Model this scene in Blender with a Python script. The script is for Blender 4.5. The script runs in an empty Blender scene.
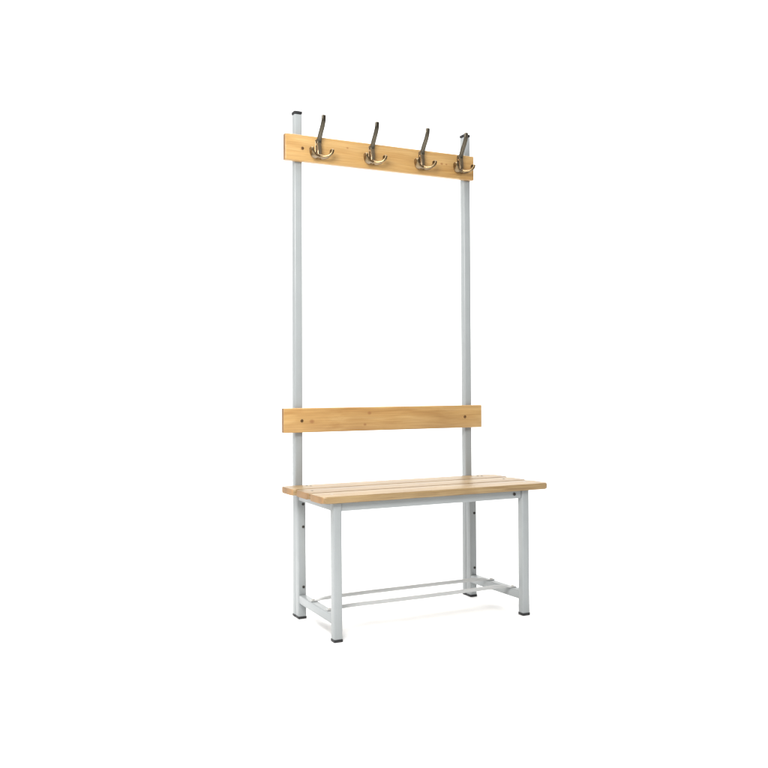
# Cloakroom bench with hook rail and backrest, on a white studio sweep.
import bpy, bmesh, math, random
from mathutils import Vector, Matrix

random.seed(4)
scene = bpy.context.scene
COL = scene.collection

# ------------------------------------------------------------------ materials
def new_mat(name):
    m = bpy.data.materials.new(name)
    m.use_nodes = True
    nt = m.node_tree
    return m, nt, nt.nodes['Principled BSDF']

def N(nt, kind, **kw):
    n = nt.nodes.new(kind)
    for k, v in kw.items():
        setattr(n, k, v)
    return n

def mix_rgb(nt, fac, a, b, blend='MIX'):
    n = N(nt, 'ShaderNodeMix', data_type='RGBA', blend_type=blend)
    if isinstance(fac, (int, float)): n.inputs[0].default_value = fac
    else: nt.links.new(fac, n.inputs[0])
    for sock, v in ((6, a), (7, b)):
        if isinstance(v, tuple): n.inputs[sock].default_value = (*v, 1)
        else: nt.links.new(v, n.inputs[sock])
    return n.outputs[2]

def ramp(nt, src, stops):
    r = N(nt, 'ShaderNodeValToRGB')
    el = r.color_ramp.elements
    el[0].position, el[0].color = stops[0][0], (*stops[0][1], 1)
    el[1].position, el[1].color = stops[-1][0], (*stops[-1][1], 1)
    for p, c in stops[1:-1]:
        e = el.new(p); e.color = (*c, 1)
    nt.links.new(src, r.inputs[0])
    return r.outputs[0]

def wood(name, light, mid, dark, seed, knots=(), plane='XZ', rough=.36, coat=.25, spec=.5, fibre=.42):
    """lacquered pine, grain along X, a few small knots where the board has them"""
    m, nt, b = new_mat(name)
    L = nt.links
    tc = N(nt, 'ShaderNodeTexCoord')
    mp = N(nt, 'ShaderNodeMapping'); mp.inputs['Location'].default_value = (seed * 1.7, seed * .9, seed * 2.3)
    L.new(tc.outputs['Object'], mp.inputs['Vector'])
    # slow bend of the growth rings
    bend = N(nt, 'ShaderNodeTexNoise'); bend.inputs['Scale'].default_value = 2.6; bend.inputs['Detail'].default_value = 2
    L.new(mp.outputs[0], bend.inputs['Vector'])
    st = N(nt, 'ShaderNodeMapping'); st.inputs['Scale'].default_value = (1.1, 34, 34)
    L.new(mp.outputs[0], st.inputs['Vector'])
    add = N(nt, 'ShaderNodeVectorMath', operation='MULTIPLY_ADD')
    add.inputs[1].default_value = (0, 4.2, 4.2)
    L.new(bend.outputs['Color'], add.inputs[0]); L.new(st.outputs[0], add.inputs[2])
    rings = N(nt, 'ShaderNodeTexNoise'); rings.inputs['Scale'].default_value = 1.0
    rings.inputs['Detail'].default_value = 3; rings.inputs['Roughness'].default_value = .55
    L.new(add.outputs[0], rings.inputs['Vector'])
    base = ramp(nt, rings.outputs['Fac'], [(.30, dark), (.47, mid), (.60, light), (.75, mid)])
    # fine fibres
    fs = N(nt, 'ShaderNodeMapping'); fs.inputs['Scale'].default_value = (9, 420, 420)
    L.new(mp.outputs[0], fs.inputs['Vector'])
    fib = N(nt, 'ShaderNodeTexNoise'); fib.inputs['Scale'].default_value = 1; fib.inputs['Detail'].default_value = 2
    L.new(fs.outputs[0], fib.inputs['Vector'])
    fr = ramp(nt, fib.outputs['Fac'], [(.38, (.66, .60, .52)), (.60, (1, 1, 1))])
    col = mix_rgb(nt, fibre, base, fr, 'MULTIPLY')
    # broad patches of tone
    big = N(nt, 'ShaderNodeTexNoise'); big.inputs['Scale'].default_value = 5; big.inputs['Detail'].default_value = 1
    L.new(mp.outputs[0], big.inputs['Vector'])
    bt = ramp(nt, big.outputs['Fac'], [(.3, (.93, .90, .86)), (.7, (1.03, 1.02, 1.0))])
    col = mix_rgb(nt, 1.0, col, bt, 'MULTIPLY')
    for (kx, ky, r) in knots:
        sub = N(nt, 'ShaderNodeVectorMath', operation='SUBTRACT')
        L.new(tc.outputs['Object'], sub.inputs[0])
        sub.inputs[1].default_value = (kx, 0, ky) if plane == 'XZ' else (kx, ky, 0)
        sc = N(nt, 'ShaderNodeVectorMath', operation='MULTIPLY')
        sc.inputs[1].default_value = (.75, 0, 1) if plane == 'XZ' else (.75, 1, 0)
        L.new(sub.outputs[0], sc.inputs[0])
        ln = N(nt, 'ShaderNodeVectorMath', operation='LENGTH'); L.new(sc.outputs[0], ln.inputs[0])
        mr = N(nt, 'ShaderNodeMapRange'); mr.inputs['From Min'].default_value = r * .45
        mr.inputs['From Max'].default_value = r * 1.35; mr.inputs['To Min'].default_value = .85; mr.inputs['To Max'].default_value = 0
        L.new(ln.outputs['Value'], mr.inputs['Value'])
        col = mix_rgb(nt, mr.outputs[0], col, (.26, .115, .038))
    L.new(col, b.inputs['Base Color'])
    rr = N(nt, 'ShaderNodeMapRange'); rr.inputs['To Min'].default_value = rough - .06; rr.inputs['To Max'].default_value = rough + .10
    L.new(rings.outputs['Fac'], rr.inputs['Value']); L.new(rr.outputs[0], b.inputs['Roughness'])
    b.inputs['Coat Weight'].default_value = coat
    b.inputs['Specular IOR Level'].default_value = spec
    b.inputs['Coat Roughness'].default_value = .22
    bp = N(nt, 'ShaderNodeBump'); bp.inputs['Strength'].default_value = .12; bp.inputs['Distance'].default_value = .0008
    L.new(fib.outputs['Fac'], bp.inputs['Height']); L.new(bp.outputs[0], b.inputs['Normal'])
    return m

def paint(name, c, rough=.42, spread=.05, metallic=0.0, bump=.05, scale=900):
    m, nt, b = new_mat(name)
    L = nt.links
    tc = N(nt, 'ShaderNodeTexCoord')
    n1 = N(nt, 'ShaderNodeTexNoise'); n1.inputs['Scale'].default_value = 14; n1.inputs['Detail'].default_value = 4
    L.new(tc.outputs['Object'], n1.inputs['Vector'])
    lo = tuple(v * (1 - spread) for v in c); hi = tuple(min(1, v * (1 + spread)) for v in c)
    L.new(ramp(nt, n1.outputs['Fac'], [(.3, lo), (.7, hi)]), b.inputs['Base Color'])
    n2 = N(nt, 'ShaderNodeTexNoise'); n2.inputs['Scale'].default_value = scale; n2.inputs['Detail'].default_value = 2
    L.new(tc.outputs['Object'], n2.inputs['Vector'])
    bp = N(nt, 'ShaderNodeBump'); bp.inputs['Strength'].default_value = bump; bp.inputs['Distance'].default_value = .0006
    L.new(n2.outputs['Fac'], bp.inputs['Height']); L.new(bp.outputs[0], b.inputs['Normal'])
    rr = N(nt, 'ShaderNodeMapRange'); rr.inputs['To Min'].default_value = rough - .07; rr.inputs['To Max'].default_value = rough + .07
    L.new(n1.outputs['Fac'], rr.inputs['Value']); L.new(rr.outputs[0], b.inputs['Roughness'])
    b.inputs['Metallic'].default_value = metallic
    return m

M_PAINT = paint('grey_powder_coat', (.280, .297, .301), rough=.32, spread=.03, bump=.10)
M_BAR = paint('grey_bar_coat', (.40, .405, .40), rough=.40, spread=.04, bump=.06)
M_PLASTIC = paint('black_plastic', (.012, .012, .013), rough=.5, spread=.1)
M_BOLT = paint('dark_steel_bolt', (.05, .045, .04), rough=.4, spread=.2, metallic=.7)
M_BOARD_BOLT = paint('bronzed_bolt', (.15, .08, .03), rough=.4, spread=.2, metallic=.6)
M_SCREW = paint('zinc_screw', (.50, .48, .44), rough=.35, spread=.1, metallic=.9)
M_BRONZE = paint('antique_bronze', (.105, .090, .066), rough=.27, spread=.35, metallic=.85)
M_STEM = paint('rubbed_bronze', (.27, .20, .125), rough=.2, spread=.3, metallic=.9)
M_BRASS = paint('worn_brass', (.215, .150, .078), rough=.25, spread=.25, metallic=.95)
M_SWEEP = paint('white_studio_paper', (.90, .90, .895), rough=.8, spread=.004, bump=.02)

PINE_L, PINE_M, PINE_D = (.480, .308, .124), (.440, .268, .098), (.375, .210, .070)
W_RAIL = wood('pine_hook_rail', PINE_L, PINE_M, PINE_D, 1, [(.6084, 1.5748, .004), (.628, 1.5745, .003), (.236, 1.590, .003)])
W_BACK = wood('pine_backrest', PINE_L, PINE_M, PINE_D, 5, [(.0987, .655, .0065), (.3127, .6796, .0055), (.2952, .6402, .0042)])
W_SEAT = [wood('pine_seat', *[tuple(v * (1.0, .92, 1.05)[i] for v in c) for c in ((.315, .222, .108), (.270, .180, .080), (.185, .116, .048))], 9 + 3 * i, k, 'XY', rough=.42, coat=.12, spec=.5, fibre=.8)
          for i, k in enumerate(([(.42, .05, .005)], [(.61, .17, .005)], [(.25, .30, .004)]))]

M_END = paint('pine_end_grain', (.27, .155, .066), rough=.6, spread=.30, bump=.3, scale=1400)

# ------------------------------------------------------------------ mesh helpers
def link(name, bm, mat, parent=None, smooth=True, angle=35):
    me = bpy.data.meshes.new(name)
    bmesh.ops.recalc_face_normals(bm, faces=bm.faces)
    if smooth:
        for f in bm.faces: f.smooth = True
        for e in bm.edges:
            e.smooth = not (len(e.link_faces) == 2 and e.calc_face_angle(0) > math.radians(angle))
    bm.to_mesh(me); bm.free()
    me.materials.append(mat)
    o = bpy.data.objects.new(name, me)
    COL.objects.link(o)
    if parent: o.parent = parent
    return o

def end_grain(o):
    me = o.data
    me.materials.append(M_END)
    for p in me.polygons:
        if abs(p.normal.x) > .62: p.material_index = 1

def box(bm, x0, x1, y0, y1, z0, z1, bev=0.0, seg=3, lean=0.0, jitter=0.0):
    """box with rounded edges; lean shifts the top in X"""
    t = bmesh.new()
    c = [(x0, y0, z0), (x1, y0, z0), (x1, y1, z0), (x0, y1, z0),
         (x0 + lean, y0, z1), (x1 + lean, y0, z1), (x1 + lean, y1, z1), (x0 + lean, y1, z1)]
    v = [t.verts.new(p) for p in c]
    for f in ((0, 3, 2, 1), (4, 5, 6, 7), (0, 1, 5, 4), (1, 2, 6, 5), (2, 3, 7, 6), (3, 0, 4, 7)):
        t.faces.new([v[i] for i in f])
    if bev:
        bmesh.ops.bevel(t, geom=list(t.edges), offset=bev, segments=seg, profile=.5, affect='EDGES', clamp_overlap=True)
    merge(bm, t)

def merge(bm, t):
    me = bpy.data.meshes.new('scratch'); t.to_mesh(me); t.free()
    bm.from_mesh(me); bpy.data.meshes.remove(me)

def plank(bm, x0, x1, y0, y1, z0, z1, bev, corner):
    """seat slat: plan corners rounded by 'corner', top and bottom edges eased by 'bev'"""
    t = bmesh.new()
    pts = []
    for cx, cy, a0 in ((x1 - corner, y1 - corner, 0), (x0 + corner, y1 - corner, 90), (x0 + corner, y0 + corner, 180), (x1 - corner, y0 + corner, 270)):
        for k in range(7):
            a = math.radians(a0 + 90 * k / 6)
            pts.append((cx + corner * math.cos(a), cy + corner * math.sin(a)))
    lo = [t.verts.new((x, y, z0)) for x, y in pts]
    hi = [t.verts.new((x, y, z1)) for x, y in pts]
    n = len(pts)
    fb = t.faces.new(lo[::-1]); ft = t.faces.new(hi)
    for i in range(n):
        t.faces.new((lo[i], lo[(i + 1) % n], hi[(i + 1) % n], hi[i]))
    ed = list(set(fb.edges) | set(ft.edges))
    bmesh.ops.bevel(t, geom=ed, offset=bev, segments=4, profile=.5, affect='EDGES', clamp_overlap=True)
    merge(bm, t)

def sweep(bm, path, sec, n=20, up=(0, 0, 1), steps=8):
    """loft a rounded section along a smooth path. sec(i_frac) -> (half width, half thickness); 'up' is the width axis"""
    P = [Vector(p) for p in path]
    Q = []
    for i in range(len(P) - 1):
        p0, p1, p2, p3 = P[max(i - 1, 0)], P[i], P[i + 1], P[min(i + 2, len(P) - 1)]
        for k in range(steps):
            u = k / steps
            Q.append(.5 * ((2 * p1) + (p2 - p0) * u + (2 * p0 - 5 * p1 + 4 * p2 - p3) * u * u + (3 * p1 - p0 - 3 * p2 + p3) * u ** 3))
    Q.append(P[-1])
    rings = []
    W0 = Vector(up).normalized()
    for i, q in enumerate(Q):
        T = (Q[min(i + 1, len(Q) - 1)] - Q[max(i - 1, 0)]).normalized()
        W = (W0 - T * W0.dot(T)).normalized()
        B = T.cross(W)
        w, h = sec(i / (len(Q) - 1))
        r = []
        for k in range(n):
            a = 2 * math.pi * k / n
            c, s = math.cos(a), math.sin(a)
            e = .55
            r.append(bm.verts.new(q + W * (w * math.copysign(abs(c) ** e, c)) + B * (h * math.copysign(abs(s) ** e, s))))
        rings.append(r)
    for a, b in zip(rings, rings[1:]):
        for k in range(n):
            bm.faces.new((a[k], a[(k + 1) % n], b[(k + 1) % n], b[k]))
    bm.faces.new(rings[0][::-1]); bm.faces.new(rings[-1])

def tapered(w, h, e0=.06, e1=.08, p=.5):
    def f(u):
        k = 1.0
        if u < e0: k = max(.25, (u / e0) ** p)
        if u > 1 - e1: k = max(.12, (max(0, 1 - u) / e1) ** p)
        return w * k, h * k
    return f

def disc(bm, c, axis, r, depth, n=20, dome=.35, socket=True):
    """round bolt or screw head standing 'depth' proud of point c along axis, with a driver recess"""
    ax = Vector(axis).normalized()
    u = ax.orthogonal().normalized(); v = ax.cross(u)
    prof = [(r, 0.0), (r, depth * (1 - dome)), (r * .88, depth * .88), (r * .62, depth)]
    if socket: prof += [(r * .42, depth), (r * .38, depth * .45)]
    rings = []
    for rr, d in prof:
        rings.append([bm.verts.new(Vector(c) + ax * d + (u * math.cos(2 * math.pi * k / n) + v * math.sin(2 * math.pi * k / n)) * rr) for k in range(n)])
    for a, b in zip(rings, rings[1:]):
        for k in range(n):
            bm.faces.new((a[k], a[(k + 1) % n], b[(k + 1) % n], b[k]))
    bm.faces.new(rings[0][::-1]); bm.faces.new(rings[-1])

# ------------------------------------------------------------------ the setting: white studio sweep
CAM = Vector((-1.0187, -2.4806, .7676))
YAW = -.4601
def build_sweep():
    bm = bmesh.new()
    fwd = Vector((-math.sin(YAW), math.cos(YAW), 0)); side = Vector((fwd.y, -fwd.x, 0))
    org = Vector((.35, .2, 0))
    prof = [(-7, 0), (-3, 0), (1.2, 0)]
    R = 1.6
    for k in range(1, 17):
        a = math.pi / 2 * k / 16
        prof.append((1.2 + 1.4 + R * math.sin(a) - 1.4 + 1.2, R - R * math.cos(a)))
    prof.insert(3, (2.4, 0))
    prof.append((prof[-1][0], 5.5))
    rows = []
    for d, z in prof:
        rows.append([bm.verts.new(org + fwd * d + side * s + Vector((0, 0, z))) for s in (-7, -3.5, 0, 3.5, 7)])
    for a, b in zip(rows, rows[1:]):
        for k in range(4):
            bm.faces.new((a[k], a[k + 1], b[k + 1], b[k]))
    o = link('floor', bm, M_SWEEP, angle=60)
    o['kind'] = 'structure'
build_sweep()

# ------------------------------------------------------------------ the bench
bench = bpy.data.objects.new('cloakroom_bench', None)
COL.objects.link(bench)
bench.location = (0, 0, 0)
bench['label'] = 'light grey metal cloakroom bench with slatted pine seat, pine backrest and rail of four hooks'
bench['category'] = 'bench'

T = .0275            # tube width
TOP = .4208          # top of the seat frame
SZ0, SZ1 = .4210, .4416
YP = .3416           # front face of the tall posts
YB = .3691           # back face
YL = .3106           # front face of the short rear legs

posts = ((.043, .008), (.7125, .002))        # x at the foot, lean of the top
rear_x = (.0432, .7118)
front_x = (.0385, .7240)

for (x, lean), rx in zip(posts, rear_x):
    bm = bmesh.new(); box(bm, x, x + T, YP, YB, .007, 1.6908, .0036, 4, lean)
    post = link('tall_post', bm, M_PAINT, bench)
    bm = bmesh.new()
    box(bm, x + lean - .0008, x + lean + T + .0008, YP - .0008, YB + .0008, 1.6912, 1.7012, .0022, 2)
    link('end_cap', bm, M_PLASTIC, post)
    bm = bmesh.new(); box(bm, x - .0006, x + T + .0006, YP + .0004, YB + .0006, 0.0, .0085, .0018, 2)
    link('foot_cap', bm, M_PLASTIC, post)
    # short rear leg bolted to the post
    bm = bmesh.new(); box(bm, rx, rx + T, YL, YP - .0006, .007, TOP, .0036, 4)
    leg = link('rear_leg', bm, M_PAINT, bench)
    bm = bmesh.new(); box(bm, rx - .0006, rx + T + .0006, YL - .0006, YP - .0002, 0.0, .0085, .0018, 2)
    link('foot_cap', bm, M_PLASTIC, leg)
    for z in (.381, .3059, .1062):
        bm = bmesh.new(); disc(bm, (rx + .0175, YL - .0002, z), (0, -1, 0), .0044, .0028)
        link('bolt', bm, M_BOLT, leg)

for x in front_x:
    bm = bmesh.new(); box(bm, x, x + T, 0, T, .007, TOP, .0036, 4)
    leg = link('front_leg', bm, M_PAINT, bench)
    bm = bmesh.new(); box(bm, x - .0007, x + T + .0007, -.0007, T + .0007, 0.0, .0095, .002, 2)
    link('foot_cap', bm, M_PLASTIC, leg)

# long rails under the seat, front and back
bm = bmesh.new(); box(bm, front_x[0] + T, front_x[1], .0050, .0265, .3935, .4200, .0024, 3)
fr = link('front_rail', bm, M_PAINT, bench)
bm = bmesh.new(); disc(bm, (.6955, .0048, .4085), (0, -1, 0), .0052, .003)
link('bolt', bm, M_BOLT, fr)
bm = bmesh.new(); box(bm, rear_x[0] + T, rear_x[1], YL + .002, YL + .026, .3935, .4200, .0024, 3)
link('rear_rail', bm, M_PAINT, bench)

# side rails under the seat and low side stretchers (follow the slight toe-out of the legs)
def side_bar(name, i, z0, z1, inset):
    bm = bmesh.new()
    a, b = front_x[i], rear_x[i]
    box(bm, 0, T - 2 * inset, 0, 1, z0, z1, .0024, 3)
    y0, y1 = T + .0002, YL - .0002
    for v in bm.verts:                      # bevelled unit box stretched between the two legs
        u = v.co.y
        yy = y0 + u * (y1 - y0) if not (u < .01 or u > .99) else (y0 + u if u < .01 else y1 - (1 - u))
        k = (yy - y0) / (y1 - y0)
        v.co.x += (a + (b - a) * k) + inset
        v.co.y = yy
    return link(name, bm, M_PAINT, bench)
for i in (0, 1):
    side_bar('side_rail', i, .3945, .4198, .0012)
    st = side_bar('side_stretcher', i, .0525, .0805, .0008)

# two round bars of the shoe rack, ends pressed flat and bolted on the stretchers
def rack_bar(y, sag):
    bm = bmesh.new()
    xl, xr = front_x[0] + .006, front_x[1] + .020
    zt = .0805
    path = [(xl, y, zt + .0022), (xl + .024, y, zt + .0022), (xl + .045, y, zt + .0060), (xl + .10, y, zt + .0078),
            (.28, y, zt + .0078 - sag), (.48, y, zt + .0078 - sag), (xr - .10, y, zt + .0078), (xr - .045, y, zt + .0060), (xr - .024, y, zt + .0022), (xr, y, zt + .0022)]
    def sec(u):
        d = min(u, 1 - u)
        k = max(0, min(1, (d - .16) / .10)); k = k * k * (3 - 2 * k)
        return (.0092 * (1 - k) + .0058 * k, .0021 * (1 - k) + .0058 * k)
    sweep(bm, path, sec, up=(0, 1, 0), n=20, steps=6)
    o = link('shoe_rack_bar', bm, M_BAR, bench)
    for x in (xl + .010, xr - .010):
        bm = bmesh.new(); disc(bm, (x, y, zt + .0042), (0, 0, 1), .0046, .0026)
        link('bolt', bm, M_SCREW, o)
rack_bar(.2085, -.001)
rack_bar(.0760, .001)

# seat: three slats
sw, gap = .1100, .0115
for i in range(3):
    y0 = -.0130 + i * (sw + gap)
    bm = bmesh.new(); plank(bm, -.002 + (0, .0015, -.004)[i], .8225 + (0, -.002, .002)[i], y0, y0 + sw, SZ0, SZ1, .0050, .013)
    s = link('seat_slat', bm, W_SEAT[i], bench)
    end_grain(s)
    xs = ((.052, .766), (.036, .762), (.074, .745))[i]
    for x in xs:
        for yy in ((y0 + sw * .52,) if i < 2 else (y0 + sw * .72, y0 + sw * .62)):
            bm = bmesh.new(); disc(bm, (x if yy != y0 + sw * .62 else x + .010, yy, SZ1 - .0006), (0, 0, 1), .0044, .0014)
            link('screw', bm, M_BOLT if i else M_SCREW, s)

# backrest and hook rail
def board(name, x0, x1, z0, z1, mat):
    bm = bmesh.new(); box(bm, x0, x1, .3207, YP - .0004, z0, z1, .0030, 4)
    o = link(name, bm, mat, bench)
    end_grain(o)
    return o
back = board('backrest', -.002, .7718, .6187, .7008, W_BACK)
rail = board('hook_rail', .0095, .7448, 1.5275, 1.6158, W_RAIL)
for par, x, z in ((rail, .0703, 1.5706), (back, .0622, .6582), (back, .6987, .6588)):
    bm = bmesh.new(); disc(bm, (x, .3209, z), (0, -1, 0), .0054, .0022)
    link('bolt', bm, M_BOARD_BOLT, par)

# coat hooks: base plate with stem, one tall prong, two side arms
def make_hook(x, z, j):
    """x: centre of the stem, z: bottom of the stem, j: how far the prong is bent aside"""
    yb = .3205
    bm = bmesh.new()
    # back plate on the board, rounded ends
    sweep(bm, [(x, yb - .0012, z + .004), (x, yb - .0012, z + .03), (x, yb - .0012, z + .066)],
          tapered(.0095, .0014, .12, .14), up=(1, 0, 0), n=24, steps=14)
    # stem
    sweep(bm, [(x, yb - .010, z - .002), (x, yb - .0145, z + .012), (x, yb - .0135, z + .034), (x, yb - .0100, z + .058)],
          tapered(.0078, .0054, .10, .10), up=(1, 0, 0), n=24, steps=10)
    # posts joining stem to plate
    sweep(bm, [(x, yb - .001, z + .010), (x, yb - .012, z + .010)], lambda u: (.0070, .009), up=(1, 0, 0), n=16, steps=3)
    sweep(bm, [(x, yb - .001, z + .048), (x, yb - .011, z + .048)], lambda u: (.0060, .007), up=(1, 0, 0), n=16, steps=3)
    h = link('coat_hook', bm, M_STEM, bench)
    bm = bmesh.new()
    sweep(bm, [(x, yb - .0110, z + .044), (x + j * .2, yb - .0145, z + .059), (x + j * .5, yb - .0255, z + .077), (x + j, yb - .0405, z + .096),
               (x + j * 1.3, yb - .0505, z + .114), (x + j * 1.4, yb - .0540, z + .1335)],
          lambda u: tapered(.0082 - .0012 * u, .0052 - .0008 * u, .05, .035)(u), up=(1, 0, 0), n=24, steps=10)
    link('prong', bm, M_BRONZE, h)
    for s in (-1, 1):
        bm = bmesh.new()
        sweep(bm, [(x + s * .001, yb - .010, z + .0045), (x + s * .012, yb - .019, z + .0005), (x + s * .026, yb - .029, z + .003),
                   (x + s * .0350, yb - .0355, z + .013), (x + s * .0370, yb - .0375, z + .027)],
              lambda u: tapered(.0122 - .0006 * u, .0044 + .0010 * u, .02, .09)(u), up=(0, -1, .12), n=24, steps=10)
        link('side_arm', bm, M_BRASS, h)
    for dz in (.020, .0605):
        bm = bmesh.new(); disc(bm, (x, yb - .0024, z + dz), (0, -1, 0), .0035, .0016)
        link('screw', bm, M_SCREW, h)
for x, z, j in ((.1255, 1.5425, .0008), (.3245, 1.5440, -.0006), (.5215, 1.5465, .0002), (.6815, 1.5495, -.0012)):
    make_hook(x, z, j)

# ------------------------------------------------------------------ light
world = bpy.data.worlds.new('World'); scene.world = world
world.use_nodes = True
bg = world.node_tree.nodes['Background']
bg.inputs[0].default_value = (.985, .992, 1.0, 1); bg.inputs[1].default_value = .42

def area(name, loc, target, size, power, color=(1, 1, 1)):
    d = bpy.data.lights.new(name, 'AREA'); d.shape = 'RECTANGLE'; d.size, d.size_y = size
    d.energy = power; d.color = color
    o = bpy.data.objects.new(name, d); COL.objects.link(o)
    o.location = loc
    o.rotation_euler = (Vector(target) - Vector(loc)).to_track_quat('-Z', 'Y').to_euler()
    return o
area('key_softbox', (-1.10, -1.35, 1.85), (.25, .2, .7), (1.0, .8), 64, (1, .985, .96))
area('top_softbox', (-.2, .2, 4.0), (.2, .3, 0), (4.4, 4.4), 212)
area('backdrop_wash', (.6, 1.6, 5.0), (1.0, 4.2, 1.6), (7.0, 1.0), 250)

# ------------------------------------------------------------------ camera
cd = bpy.data.cameras.new('camera'); cam = bpy.data.objects.new('camera', cd); COL.objects.link(cam)
cd.sensor_width = 36; cd.sensor_fit = 'HORIZONTAL'; cd.lens = 895.0 / 768 * 36
cd.clip_start = .05; cd.clip_end = 100
R = Matrix.Rotation(YAW, 4, 'Z') @ Matrix.Rotation(math.pi / 2 + .0039, 4, 'X') @ Matrix.Rotation(-.0068, 4, 'Z')
cam.matrix_world = Matrix.Translation(CAM) @ R
scene.camera = cam

scene.view_settings.view_transform = 'Standard'
scene.view_settings.look = 'None'
scene.view_settings.exposure = 0
scene.view_settings.gamma = 1
